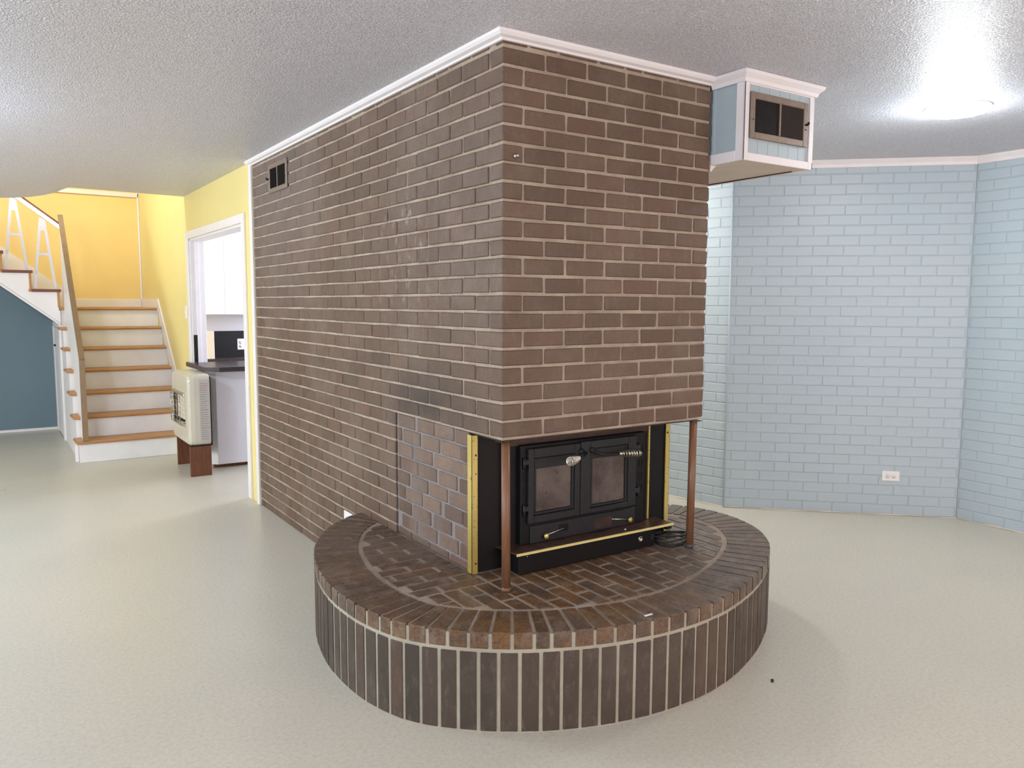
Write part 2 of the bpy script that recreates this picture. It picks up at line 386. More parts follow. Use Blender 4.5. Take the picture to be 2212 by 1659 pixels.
# stairwell: yellow back wall above the flights, blue grey below
YB = 8.05
struct(MB().box((-3.3, YB, .6), (0, YB + .1, 4.7), 0), 'wall_stair_back', 'yellow')
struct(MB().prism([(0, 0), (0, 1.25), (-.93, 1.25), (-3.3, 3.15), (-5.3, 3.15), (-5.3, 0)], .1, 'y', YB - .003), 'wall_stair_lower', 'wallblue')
struct(MB().box((-3.3, 6.9, 2.69), (-3.2, 8.1, 4.7), 0), 'wall_stair_left', 'yellow')
struct(MB().box((-3.3, 5.36, 2.69), (0, 5.46, 4.7), 0), 'wall_stair_front', 'yellow')
struct(MB().box((-3.3, 5.4, 4.7), (.1, 8.15, 4.8), 0), 'ceiling_stairwell', 'white')
# trims
CP = [(0, 2.440), (.010, 2.440), (.014, 2.447), (.030, 2.452), (.038, 2.461), (.042, ZC), (0, ZC)]
struct(MB().sweep([(1.108, 0), (0, 0), (0, 3.30)][::-1], [(-a, b) for a, b in CP]), 'trim_1', 'white')
struct(MB().box((-.018, 3.244, 0), (.0, 3.296, 2.452), .004), 'trim_2', 'white')
struct(MB().box((-.02, YB - .02, 1.51), (0, YB, 4.6), .006), 'trim_3', 'white')
struct(MB().box((-3.2, YB - .02, 2.725), (0, YB, 2.775), .004), 'trim_4', 'white_warm')
struct(MB().box((-5.2, YB - .012, 0), (-.96, YB + .004, .03), .004), 'baseboard_back', 'white')
# doorway casing
d1 = MB(); cw = .068
d1.box((-.018, DY0 - cw, 0), (0, DY0, DZ + cw), .003).box((-.018, DY1, 0), (0, DY1 + cw + .02, DZ + cw), .003).box((-.018, DY0, DZ), (0, DY1, DZ + cw), .003)
d1.box((0, DY0 - .001, 0), (.125, DY0 + .018, DZ), .002).box((0, DY1 - .018, 0), (.125, DY1 + .001, DZ), .002).box((0, DY0, DZ - .018), (.125, DY1, DZ), .002)
d1.box((.04, DY1 - .03, 0), (.075, DY1 - .018, DZ - .018), .002)
struct(d1, 'door_1', 'white')

# ------------------------------------------------------------------ painted brick walls
def lay_wall(name, p0, ang, length, z1, mat, joint, maxparts, phase, view_pt, vis=(0, 99), label=None):
    """bricks laid from p0 along angle ang; depth axis = left of travel"""
    root = MB(); T = Matrix.Translation((p0[0], p0[1], 0)) @ Matrix.Rotation(ang, 4, 'Z')
    root.box((0, .0030, 0), (length, .12, z1), 0, mat=T)
    wall = struct(root, name, joint)
    specs = []; k = 0; bh = K - .0065
    z = .004
    while z + bh * .4 < z1:
        h = min(bh, z1 - z)
        off = (phase + (k % 2) * .1016) % .2032
        x = -off
        while x < length - .01:
            a = max(x + .0032, .002); b = min(x + .2032 - .0032, length - .002)
            if b - a > .02: specs.append((a, b, z, h))
            x += .2032
        z += K; k += 1
    def app(s):
        c = T @ Vector(((s[0] + s[1]) / 2, 0, s[2] + s[3] / 2)); return (c - CAM).length if vis[0] <= (s[0] + s[1]) / 2 <= vis[1] else 99
    specs.sort(key=app); st = MB()
    for i, (a, b, z, h) in enumerate(specs):
        m = T @ Matrix.Translation(((a + b) / 2, U(-.0008, .0012), z + h / 2 + U(-.0008, .0008))) @ Matrix.Rotation(U(-.003, .003), 4, 'Y')
        if i < maxparts:
            link_piece('brick', brick_mesh(b - a, h, .03, mat, .0025, .0012, 4), m, wall)
        else:
            v, f = chamf(b - a, .03, h, .0025, .001); st.add(v, f, m)
    if st.v:
        o = st.build('brick_courses', mat, wall, kind='stuff'); o.matrix_parent_inverse = Matrix.Identity(4)
    return wall
A = Vector((2.819, 1.357)); B = Vector((3.957, .262))
d = B - A; lay_wall('wall_back', A, atan2(d.y, d.x), d.length, ZC, 'blue', 'blue_joint', 300, .06, None)
dirL = Vector((2.726, 1.83)) - A; dirL.normalize(); Lend = A + dirL * 2.0
lay_wall('wall_alcove', Lend, atan2(-dirL.y, -dirL.x), 2.0, ZC, 'blue', 'blue_joint', 250, .02, None, vis=(.6, 99))
dr = Vector((-.03, -1)).normalized()
lay_wall('wall_right', B, atan2(dr.y, dr.x), 5.3, ZC, 'blue', 'blue_joint', 220, .09, None, vis=(0, 1.3))
cr = [(0, ZC - .05), (.012, ZC - .05), (.016, ZC - .03), (.028, ZC - .012), (.034, ZC), (0, ZC)]
E_ = B + dr * 5.2
struct(MB().sweep([tuple(Lend), tuple(A), tuple(B), tuple(E_)], [(-a, b) for a, b in cr]), 'trim_5', 'white')
struct(MB().tube([(B.x + .036, B.y + .036, 0), (B.x + .036, B.y + .036, ZC)], .048, 12), 'trim_10', 'blue_joint')
# thin vertical painted corner bead
struct(MB().tube([(A.x - .004, A.y - .006, 0), (A.x - .004, A.y - .006, ZC - .05)], .006, 8), 'trim_6', 'blue')
# ragged old caulk along the foot of the brick
cb = MB()
for P0, P1 in ((Lend, A), (A, B), (B, E_)):
    L_ = (P1 - P0).length; n = int(L_ / .06); dd = (P1 - P0).normalized(); nn = Vector((dd.y, -dd.x))
    pts = []
    for i in range(n + 1):
        q = P0 + dd * (L_ * i / n) + nn * (.003 + U(0, .004)); pts.append((q.x, q.y, .002 + U(0, .003)))
    cb.tube(pts, [U(.002, .006) for _ in pts], 5)
struct(cb, 'trim_7', 'cream')

# ------------------------------------------------------------------ the chimney
chim = thing('brick_chimney', 'large dark brown brick chimney block with pale mortar joints reaching the ceiling', 'chimney', (0, 0, 0))
W = 1.105; ZH = .9575
core = MB()
core.box((.0055, .0055, ZH - .004), (W - .0055, 3.245, ZC - .001), 0).box((.0055, .96, 0), (W - .0055, 3.245, ZH - .004), 0)
core.build('mortar', 'mortar', chim)
ic = MB(); ic.box((.0125, .262, H + .001), (W - .012, .96, ZH - .006), 0); ic.build('mortar', 'mortar_grey', chim, label='grey smeared mortar of the lower infill panel')
MB().box((.004, .004, ZH - .0095), (W - .03, .26, ZH - .0045), .001).build('lintel_plate', 'rusty', chim, label='rusty steel plate under the overhanging brick')
specs = []   # (L, H, D, matrix, material, weight)
JV = .0115; BH = K - .0125; BL = .2032 - JV; BD = .092
RF = Matrix.Rotation(0, 4, 'Z'); RL = Matrix.Rotation(-pi / 2, 4, 'Z'); RR = Matrix.Rotation(pi / 2, 4, 'Z')
def put(side, a, b, z, h, mat='brick', inset=0.0, dpt=.05):
    if side != 'F' and mat == 'brick' and h > .03: a, b, z, h = a - .002 * (a > .01), b + .0022, z - .0012, h + .0024
    L = b - a; dj = U(-.0012, .0012) + inset; zc = z + h / 2 + U(-.0008, .0008); tilt = Matrix.Rotation(U(-.004, .004), 4, 'Y')
    if side == 'F': m = Matrix.Translation(((a + b) / 2, dj, zc)); n = Vector((0, -1, 0))
    elif side == 'L': m = Matrix.Translation((dj, (a + b) / 2, zc)) @ RL; n = Vector((-1, 0, 0))
    else: m = Matrix.Translation((W - dj, (a + b) / 2, zc)) @ RR; n = Vector((1, 0, 0))
    c = m.translation; v = CAM - c; wgt = L * h * max(0, v.normalized().dot(n)) / v.length_squared
    specs.append((L, h, dpt, m @ tilt, mat, wgt))
for k in range(1, 22):
    z = zk(k) + .00625; odd = k % 2 == 1
    j = JV
    if odd:
        xs = [0, .2032, .4064, .6096, .8128, 1.016]
        put('F', 0, .2032 - j, z, BH, dpt=BD)               # corner brick, shows its header on the left face
        for i in range(1, 5): put('F', xs[i] + U(-.003, .003), xs[i + 1] - j, z, BH)
        put('F', 1.016, W, z, BH, dpt=.19)
        y = .1016
        while y < 3.235: put('L', y + U(-.003, .003), min(y + .2032 - j, 3.24), z, BH); y += .2032
        y = .2032
        while y < 1.2: put('R', y, y + .2032 - j, z, BH); y += .2032
    else:
        put('L', 0, .2032 - j, z, BH, dpt=BD)
        xs = [.1016, .3048, .508, .7112, .9144]
        for i in range(0, 4): put('F', xs[i] + U(-.003, .003), xs[i + 1] - j, z, BH)
        put('F', .9144, W, z, BH, dpt=BD)
        y = .2032
        while y < 3.235: put('L', y + U(-.003, .003), min(y + .2032 - j, 3.24), z, BH); y += .2032
        y = .1016
        while y < 1.2: put('R', y, y + .2032 - j, z, BH); y += .2032
# ragged cut course under the crown trim
z = zk(0) + .006
x = 0.0
while x < W - .03:
    L = U(.05, .2); put('F', x, min(x + L, W), z + .002, .026, inset=.002); x += L + .012
y = .1
while y < 3.2:
    L = U(.08, .2); put('L', y, min(y + L, 3.24), z + .002, .026, inset=.002); y += L + .012
# lower courses of the long wall
for k in range(22, 36):
    z = zk(k) + .00625; h = BH
    if k == 35: z, h = .002, zk(34) - .0125 + .006
    if k == 35: h = zk(34) - .00625 - z
    y = .955 if k % 2 else .955 + .1016
    if k % 2 == 0: put('L', .955, .955 + .1016 - JV, z, h)
    while y < 3.235:
        if min(y + .2032 - JV, 3.24) - y > .02: put('L', y + U(-.003, .003), min(y + .2032 - JV, 3.24), z, h)
        y += .2032
# infill panel between the opening and the wall
for k in range(22, 31):
    z = zk(k) + .004; h = K - .0095
    if z < H: h -= (H + .002 - z); z = H + .002
    if h < .012: continue
    y = .262 + [0, .08, .03, .11, .06, .0, .09, .04, .12][k % 9] - .12
    while y < .945:
        a = max(y, .262); b = min(y + U(.165, .19), .945)
        if b - a > .025: put('L', a, b - .009, z, h, 'brick_infill', .007)
        y += .185 + U(-.01, .012)
specs.sort(key=lambda s: -s[5])
st = MB()
for i, (L, h, D, m, mat, wg) in enumerate(specs):
    if i < 300: link_piece('brick', brick_mesh(L, h, D, mat), m, chim)
    else:
        v, f = chamf(L, D, h, .0035, .0014); st.add(v, f, m, R())
st.build('brick_courses', 'brick_s', chim, kind='stuff', rnd=True)

# ------------------------------------------------------------------ the hearth
OUT = [(0, 1.372), (-.07, 1.352), (-.145, 1.298), (-.211, 1.242), (-.29, 1.15), (-.365, 1.03), (-.425, .91), (-.475, .76), (-.512, .6), (-.532, .45), (-.537, .3), (-.525, .14), (-.49, 0), (-.437, -.12), (-.32, -.25), (-.196, -.35), (-.055, -.43), (.1, -.492), (.29, -.535), (.49, -.545), (.69, -.52), (.86, -.468), (1.05, -.39), (1.24, -.28), (1.39, -.17), (1.53, 0), (1.60, .17), (1.62, .33), (1.59, .48), (1.525, .61), (1.43, .73), (1.3, .85), (1.12, .95)]
def catmull(P, n=14):
    Q = [Vector(p) for p in P]; out = []
    for i in range(len(Q) - 1):
        a, b, c, dd = Q[max(i - 1, 0)], Q[i], Q[i + 1], Q[min(i + 2, len(Q) - 1)]
        for j in range(n):
            t_ = j / n; out.append(.5 * ((2 * b) + (c - a) * t_ + (2 * a - 5 * b + 4 * c - dd) * t_ * t_ + (3 * b - a - 3 * c + dd) * t_ ** 3))
    out.append(Q[-1]); return out
def smooth(P, it):
    for _ in range(it): P = [P[0]] + [(P[i - 1] + P[i] * 2 + P[i + 1]) / 4 for i in range(1, len(P) - 1)] + [P[-1]]
    return P
CV = smooth(catmull(OUT), 60)
CV = [CV[i] - Vector((-(CV[min(i + 1, len(CV) - 1)] - CV[max(i - 1, 0)]).normalized().y, (CV[min(i + 1, len(CV) - 1)] - CV[max(i - 1, 0)]).normalized().x)) * .009 for i in range(len(CV))]
cum = [0]
for i in range(1, len(CV)): cum.append(cum[-1] + (CV[i] - CV[i - 1]).length)
TL = cum[-1]
def at(s):
    s = min(max(s, 0), TL - 1e-6); lo, hi = 0, len(cum) - 1
    while hi - lo > 1:
        m = (lo + hi) // 2
        if cum[m] <= s: lo = m
        else: hi = m
    t_ = (s - cum[lo]) / (cum[hi] - cum[lo]); p = CV[lo].lerp(CV[hi], t_)
    a = at_raw(s - .06); b = at_raw(s + .06); dd = (b - a).normalized()
    return p, Vector((-dd.y, dd.x))       # point, inward normal
def at_raw(s):
    s = min(max(s, 0), TL - 1e-6); lo, hi = 0, len(cum) - 1
    while hi - lo > 1:
        m = (lo + hi) // 2
        if cum[m] <= s: lo = m
        else: hi = m
    return CV[lo].lerp(CV[hi], (s - cum[lo]) / (cum[hi] - cum[lo]))
hearth = thing('brick_hearth', 'raised curved hearth of upright brown bricks around the chimney foot', 'hearth', (.5, 0, 0))
NS = 120
def offset_poly(off): return [tuple(at(TL * i / NS)[0] + at(TL * i / NS)[1] * off) for i in range(NS + 1)]
foot = offset_poly(.0035) + [(1.08, .952), (-.002, .952), (-.002, 1.36)]
MB().prism(foot, H - .008, 'z', .0).build('mortar', 'mortar_hearth', hearth)
foot2 = offset_poly(.014) + [(1.08, .952), (-.002, .952), (-.002, 1.36)]
MB().prism(foot2, .0045, 'z', H - .0085).build('mortar', 'mortar_top', hearth, label='dusty joint mortar of the hearth top')
# pale band of mortar between the two rows on the curved side
inner_poly = [Vector(p) for p in offset_poly(.215)]
def wedge(name, s0, s1, o0, o1, z0, z1, mat, sub=2, c=.003):
    """brick following the curve between arc positions s0,s1; o0,o1 inward offsets"""
    outer = []; inner = []
    for i in range(sub + 1):
        p, n = at(s0 + (s1 - s0) * i / sub); outer.append(p + n * (o0 + U(-.0006, .0006))); inner.append(p + n * o1)
    if (inner[0] - inner[-1]).length < .02:
        pass
    poly = [tuple(p) for p in outer] + [tuple(p) for p in inner[::-1]]
    cen = sum((Vector(p) for p in poly), Vector((0, 0))) / len(poly)
    def sh(p, e):
        v = Vector(p) - cen; l = v.length; return tuple(cen + v * max(.3, (l - e) / l))
    n = len(poly); tz = z1 + U(-.0012, .0012)
    v = [(p[0], p[1], z0) for p in (sh(q, c) for q in poly)] + [(p[0], p[1], z0 + c) for p in poly] + [(p[0], p[1], tz - c) for p in poly] + [(p[0], p[1], tz) for p in (sh(q, c) for q in poly)]
    f = [list(range(n))[::-1], list(range(3 * n, 4 * n))]
    for r_ in range(3):
        f += [[r_ * n + i, r_ * n + (i + 1) % n, (r_ + 1) * n + (i + 1) % n, (r_ + 1) * n + i] for i in range(n)]
    return MB().add(v, f).build(name, mat, hearth)
s = .004
while s < TL - .03:
    wd = random.choice([.060, .062, .062, .064, .061, .063, .046]); e = min(s + wd, TL - .002)
    wedge('brick', s, e, U(-.001, .001), .196, H - .060, H, 'brick_top')
    s = e + U(.0125, .0155)
s = .004
while s < TL - .03:
    e = min(s + U(.054, .060), TL - .002)
    wedge('brick', s, e, U(.0, .0015), .07, .004, H - .0725, 'brick_soldier')
    s = e + U(.0125, .0145)
def clip(poly, ip):
    """Sutherland-Hodgman against the (counter clockwise) inner polygon edges"""
    out = poly
    for i in range(0, len(ip) - 1, 3):
        a, b = ip[i], ip[min(i + 3, len(ip) - 1)]; ed = b - a; res = []
        if ed.length < 1e-5: continue
        side = lambda p: ed.x * (p.y - a.y) - ed.y * (p.x - a.x)
        for j in range(len(out)):
            p, q = out[j], out[(j + 1) % len(out)]; sp, sq = side(p), side(q)
            if sp >= 0: res.append(p)
            if (sp >= 0) != (sq >= 0): res.append(p.lerp(q, sp / (sp - sq)))
        out = res
        if len(out) < 3: return None
    return out
def parea(p): return abs(sum(p[i].x * p[(i + 1) % len(p)].y - p[(i + 1) % len(p)].x * p[i].y for i in range(len(p)))) / 2
def field(x0, x1, y0, y1):
    p = clip([Vector((x0, y0)), Vector((x1, y0)), Vector((x1, y1)), Vector((x0, y1))], inner_poly)
    if not p or parea(p) < .0012: return
    q = []
    for v in p:
        if not q or (v - q[-1]).length > .004: q.append(v)
    if len(q) < 3: return
    cen = sum(q, Vector((0, 0))) / len(q); c = .003; n = len(q); tz = H - .0012 + U(-.001, .001)
    sh = [v + (cen - v).normalized() * c for v in q]
    vv = [(v.x, v.y, H - .05) for v in q] + [(v.x, v.y, tz - c) for v in q] + [(v.x, v.y, tz) for v in sh]
    f = [list(range(n))[::-1], list(range(2 * n, 3 * n))]
    for r_ in range(2): f += [[r_ * n + i, r_ * n + (i + 1) % n, (r_ + 1) * n + (i + 1) % n, (r_ + 1) * n + i] for i in range(n)]
    MB().add(vv, f).build('brick', 'brick_top', hearth)
fj = .012; PW = .0715
# left strip: bricks lying along x
y = .115; r_ = 0
while y < 1.2:
    x = .0 - (r_ % 2) * .1
    first = True
    x1 = 0.0; 
    while x1 > -.42:
        x0 = x1 - (.09 if (first and r_ % 2) else .191)
        field(x0, x1 - .0, y, y + PW - fj); x1 = x0 - fj; first = False
    y += PW; r_ += 1
# front and right: bricks lying along y
x = -.345; r_ = 0
while x < 1.45:
    if x < -.01: top = .103
    elif x < W - .03: top = .213
    else: top = .80
    y1 = top; first = True
    while y1 > -.36:
        y0 = y1 - (.09 if (first and r_ % 2) else .191)
        field(x, x + PW - fj, y0, y1); y1 = y0 - fj; first = False
    x += PW; r_ += 1

# ------------------------------------------------------------------ support posts
def post(px, top, label):
    t_ = thing('support_post', label, 'post', (px[0], px[1], H), 'posts under the overhanging brick')
    MB().tube([(px[0], px[1], H + .006), (top[0], top[1], ZH - .0095)], .0175, 20).build('pole', 'post', t_)
    MB().tube([(px[0], px[1], H), (px[0], px[1], H + .016)], .0182, 20).build('foot_cap', 'foot' if px[0] > .5 else 'post', t_)
    MB().box((top[0] - .03, top[1] - .024, ZH - .0125), (top[0] + .03, top[1] + .03, ZH - .0095), .001).build('head_plate', 'rusty', t_)
    MB().tube([(px[0] + .0005, px[1] - .0165, H + .01), (top[0] + .0005, top[1] - .0165, ZH - .015)], .0022, 6).build('seam', 'post', t_)
post((.010, -.018), (.029, .018), 'brown metal post under the near corner of the brick overhang')
post((1.030, -.010), (1.062, .016), 'brown metal post with a grey foot cap at the right end of the overhang')

# ------------------------------------------------------------------ wood stove insert
stv = thing('wood_stove', 'black cast iron wood stove insert with two glass doors and brass edging', 'stove', (.55, .2, H))
ZT = ZH - .012
MB().box((.004, .222, H + .002), (1.098, .232, ZT), .001).build('surround_panel', 'black', stv)
def bx(name, a, b, mat, c=.002, par=None, label=None):
    return MB().box(a, b, c).build(name, mat, par or stv, label=label)
def holes(mb, pts, r=.004):
    for (x, y, z) in pts: mb.tube([(x, y, z), (x, y - .0016, z)], r, 10)
for sx, nm in ((0, 'left'), (1, 'right')):
    x0 = -.006 if sx == 0 else 1.111; dx = .026 * (1 if sx == 0 else -1)
    mb = MB().box((x0, .212, H + .001), (x0 + dx, .2195, ZT - .001), .001).box((x0, .212, H + .001), (x0 + (.003 if sx == 0 else -.003), .252, ZT - .001), .001)
    s_ = mb.build('brass_strip', 'brass', stv, label='upright brass corner strip')
    hb = MB(); holes(hb, [(x0 + dx * .62, .2118, z_) for z_ in (H + .045, H + .50)], .0038); holes(hb, [(x0 + dx * .3, .2118, z_) for z_ in (H + .2, H + .33, ZT - .10)], .0015)
    o = hb.build('screw_hole', 'hole', s_); o.matrix_parent_inverse = Matrix.Identity(4)
bx('face_plate', (.145, .197, H + .09), (.955, .222, ZT - .003), 'black')
bx('header_plate', (.15, .188, .885), (.95, .197, ZT - .004), 'rusty', label='rusty brown header plate above the doors')
for x in (.148, .952): bx('brass_edge', (x - .005, .186, H + .1), (x + .005, .20, ZT - .004), 'brass', .002, label='thin upright brass edge')
body = bx('stove_body', (.205, .168, .46), (.905, .200, .890), 'black', .004)
# slots beside the doors
sl = MB()
for x in (.872, .892):
    for z in (.812, .742, .682, .622): sl.box((x - .0045, .1662, z - .017), (x + .0045, .169, z + .017), .001)
for z in (.752, .692, .632): sl.box((.219 - .0045, .1662, z - .017), (.228 + .0045, .169, z + .017), .001)
sl.tube([(.852, .1665, .582), (.852, .1685, .582)], .010, 12)
sl.build('vent_slot', 'hole', stv)
def door(x0, x1, z0, z1, hinge, gx0, gx1, gz0, gz1):
    """cast frame x0..x1, z0..z1 around a pane gx0..gx1, gz0..gz1"""
    mb = MB(); y0, y1 = .150, .168; g = .011
    a, b, c_, d_ = gx0 - g, gx1 + g, gz0 - g, gz1 + .045
    mb.box((x0, y0, z0), (a - .003, y1, z1), .003).box((b + .003, y0, z0), (x1, y1, z1), .003)
    mb.box((a - .003, y0, z0), (b + .003, y1, c_ - .002), .003).box((a - .003, y0, d_ + .002), (b + .003, y1, z1), .003)
    mb.box((a, y0 + .005, c_), (a + g, y1, d_), .002).box((b - g, y0 + .005, c_), (b, y1, d_), .002).box((a, y0 + .004, c_), (b, y1, c_ + g), .002)
    mb.box((a + g, y0 + .008, gz1), (b - g, y1, d_), .002)
    dr_ = mb.build('stove_door', 'iron', stv)
    def sub(mb2, nm, mat): o = mb2.build(nm, mat, dr_); o.matrix_parent_inverse = Matrix.Identity(4); return o
    sub(MB().box((gx0, y0 + .013, gz0), (gx1, y0 + .016, gz1), .0008), 'glass_pane', 'stoveglass')
    gk = MB(); gk.box((a - .003, y0 + .006, c_ - .002), (a, y0 + .012, d_ + .002), .0004).box((b, y0 + .006, c_ - .002), (b + .003, y0 + .012, d_ + .002), .0004).box((a, y0 + .006, d_), (b, y0 + .012, d_ + .002), .0004)
    sub(gk, 'groove', 'hole')
    hg = MB()
    hx = x0 if hinge < 0 else x1
    for z in (z0 + .055, z1 - .068):
        hg.box((hx + hinge * .024, y0 + .002, z), (hx - hinge * .004, y0 + .014, z + .024), .003)
        hg.tube([(hx + hinge * .020, y0 + .006, z - .018), (hx + hinge * .020, y0 + .006, z + .03)], .0065, 10)
    sub(hg, 'hinge', 'iron')
    return dr_
dl = door(.234, .509, .552, .875, -1, .276, .466, .598, .785)
dR = door(.512, .838, .552, .880, 1, .582, .776, .588, .796)
def spring(p0, p1, r0, r1, turns, wire):
    p0, p1 = Vector(p0), Vector(p1); d_ = p1 - p0; ax = d_.normalized(); u = ax.orthogonal().normalized(); v = ax.cross(u); n = turns * 14
    pts = []
    for i in range(n + 1):
        t_ = i / n; r = r0 + (r1 - r0) * sin(min(1, t_ * 1.35) * pi / 2)
        if t_ > .82: r *= 1 - .55 * (t_ - .82) / .18
        pts.append(p0 + d_ * t_ + (u * cos(2 * pi * turns * t_) + v * sin(2 * pi * turns * t_)) * r)
    return MB().tube(pts, wire, 7)
def handle(par, pts, c0, c1):
    mb = MB(); mb.tube(pts, .0058, 10); mb.tube([Vector(pts[0]) + Vector((0, .012, 0)), Vector(pts[0]) - Vector((0, .006, 0))], .013, 12)
    h_ = mb.build('door_handle', 'iron', par); h_.matrix_parent_inverse = Matrix.Identity(4)
    s_ = spring(c0, c1, .0075, .0185, 9, .0026); s_.tube([c0, Vector(c0).lerp(Vector(c1), .22)], .0085, 10)
    o = s_.build('coil_grip', 'chrome', par, label='nickel coil spring grip'); o.matrix_parent_inverse = Matrix.Identity(4)
handle(dl, [(.512, .146, .838), (.525, .128, .832), (.49, .105, .824), (.447, .078, .826)], (.452, .088, .825), (.335, .012, .832))
handle(dR, [(.572, .146, .838), (.600, .128, .822), (.628, .12, .815), (.72, .12, .813)], (.705, .12, .813), (.836, .118, .802))
# draft sliders under the doors
dm = bx('draft_frame', (.250, .160, .462), (.845, .169, .540), 'iron', .003)
for (x0, x1, z0, z1) in ((.40, .452, .492, .524), (.60, .70, .474, .520)):
    rr = MB().box((x0, .1585, z0), (x1, .1605, z1), .001).build('draft_opening', 'hole' if x0 < .5 else 'rusty', stv)
for xk in (.322, .80):
    MB().lathe([(.004, 0), (.005, .010), (.011, .014), (.012, .020), (.007, .024)], Matrix.Translation((xk, .160, .490)) @ Matrix.Rotation(pi / 2, 4, 'X'), 14).build('draft_knob', 'brass', stv, label='small brass knob')
    MB().tube([(xk, .158, .488), (xk + .10 * (1 if xk < .5 else -1), .157, .505)], .003, 8).build('slider_rod', 'chrome', stv)
# blower box and ash shelf
bbx = bx('blower_box', (.150, .098, H + .002), (.915, .200, .450), 'black', .003)
MB().lathe([(.011, 0), (.013, .002), (.013, .004), (.009, .005), (.009, .002)], Matrix.Translation((.822, .098, .408)) @ Matrix.Rotation(pi / 2, 4, 'X'), 18).build('dial_ring', 'chrome', stv, label='chrome ring on the blower box')
MB().box((.885, .0955, .395), (.905, .098, .419), .001).build('switch', 'iron', stv)
MB().lathe([(.003, 0), (.0035, .003), (.001, .004)], Matrix.Translation((.19, .098, .437)) @ Matrix.Rotation(pi / 2, 4, 'X'), 8).build('screw', 'chrome', stv)
MB().prism([(.128, .078), (1.0, .070), (1.012, .200), (.110, .232)], .004, 'z', .456).build('ash_shelf', 'rust_shelf', stv, label='rust-stained shelf in front of the doors')
MB().prism([(.124, .0725), (1.003, .0645), (1.003, .0705), (.124, .0785)], .010, 'z', .4525).build('shelf_edge', 'brass_bright', stv, label='bright brass strip on the shelf edge')
MB().tube([(.74, .11, .459), (.74, .11, .466)], .006, 10).build('screw', 'chrome', stv)

# black cord coiled on the hearth
cm = MB()
for i in range(5):
    cx, cy = 1.02 + U(-.010, .010), .098 + U(-.012, .012); a0 = U(0, 6); pts = []
    for j in range(25):
        a = a0 + 2 * pi * j / 24 * .97; pts.append((cx + (.085 + i * .004) * cos(a), cy + (.050 + i * .004) * sin(a), H + .006 + i * .009 + .012 * sin(a * 1.0 + i)))
    cm.tube([(p[0], p[1], max(p[2], H + .0045)) for p in pts], .0042, 7)
cm.tube([(.915, .15, H + .03), (.925, .12, H + .02), (.935, .07, H + .006), (.97, .03, H + .0045), (1.03, .03, H + .006)], .0042, 7)
cordt = thing('power_cord', 'coiled black power cord lying beside the stove on the hearth', 'cord', (1.02, .085, H))
cm.build('cable', 'cord', cordt)
MB().box((1.03, .14, H + .045), (1.07, .165, H + .072), .005).box((1.012, .146, H + .060), (1.032, .15, H + .066), .001).box((1.012, .156, H + .060), (1.032, .16, H + .066), .001).build('plug', 'cord', cordt)

# small things about the hearth and the chimney
c_ = tag(MB().box((-.006, 1.44, .165), (0.001, 1.61, .326), .001).build('white_card', 'plastic'), 'small white card standing against the brick wall behind the hearth', 'card')
c_.location = (-.004, 0, 0)
def crumb(x, y, z, r, mat, label, cat, name):
    mb = MB()
    for i in range(2):
        m = Matrix.Translation((x + i * r * 1.3, y + i * r * .9, z + r * .35)) @ Matrix.Rotation(U(0, 3), 4, 'Z') @ Matrix.Diagonal((1.2, .8, .5, 1))
        bm = bmesh.new(); bmesh.ops.create_icosphere(bm, subdivisions=1, radius=r)
        for v in bm.verts: v.co *= U(.75, 1.2)
        mb.add([tuple(v.co) for v in bm.verts], [[v.index for v in f.verts] for f in bm.faces], m); bm.free()
    tag(mb.build(name, mat), label, cat)
crumb(.878, -.611, 0, .008, 'trash', 'small dark crumb on the floor right of the hearth', 'debris', 'floor_crumb')
tag(MB().box((.29, -.508, H + .0), (.325, -.498, H + .003), .001).build('paint_chip', 'plastic'), 'tiny white chip near the curved front edge of the hearth', 'debris')
tag(MB().lathe([(.010, 0), (.011, .004), (.006, .008), (.004, .014), (.007, .018), (.002, .020)], Matrix.Translation((.057, -.0005, 2.031)) @ Matrix.Rotation(pi / 2, 4, 'X'), 14).build('wall_hook', 'chrome'), 'small shiny round hook high on the chimney near its corner', 'hook')

# ------------------------------------------------------------------ register grilles
def grille(name, label, T, w_, h_, fr, louver_w=.006, lever=1, dark_right=True):
    """local: x right, y into wall, z up; centred"""
    g = thing(name, label, 'vent'); g.matrix_world = T; g.matrix_basis = T
    def b(mb, nm, mat, lab=None):
        o = mb.build(nm, mat, None, label=lab); o.parent = g; return o
    X, Z = w_ / 2, h_ / 2
    mb = MB().box((-X, -.010, -Z), (-X + fr, .0, Z), .003).box((X - fr, -.010, -Z), (X, 0, Z), .003).box((-X + fr, -.010, Z - fr), (X - fr, 0, Z), .003).box((-X + fr, -.010, -Z), (X - fr, 0, -Z + fr), .003)
    b(mb, 'frame', 'bronze')
    b(MB().box((-.005, -.0105, -Z + fr), (.005, -.002, Z - fr), .001), 'divider', 'bronze')
    b(MB().box((-X + fr, -.001, -Z + fr), (X - fr, .0, Z - fr), 0), 'duct_opening', 'hole')
    for sgn in (-1, 1):
        n = int((X - fr - .007) / louver_w)
        for i in range(n):
            x = sgn * (.008 + (i + .5) * louver_w); cl = (sgn > 0) == dark_right
            m = Matrix.Translation((x, -.005, 0)) @ Matrix.Rotation(.35 if not cl else 1.15, 4, 'Z')
            b(MB().box((-.0004, -.0032, -Z + fr + .001), (.0004, .0032, Z - fr - .001), 0, mat=m), 'slat', 'louver')
    b(MB().box((lever * (X - fr * .5) - .003, -.024, -.004), (lever * (X - fr * .5) + .003, -.010, .006), .001).box((lever * (X - fr * .5) - .006, -.027, .0), (lever * (X - fr * .5) + .006, -.022, .012), .002), 'lever', 'hole')
    sc = MB(); 
    for q in (-1, 1): sc.tube([(q * (X - fr * .5), -.0102, -.02), (q * (X - fr * .5), -.0115, -.02)], .003, 8)
    b(sc, 'screw', 'hole')
    return g
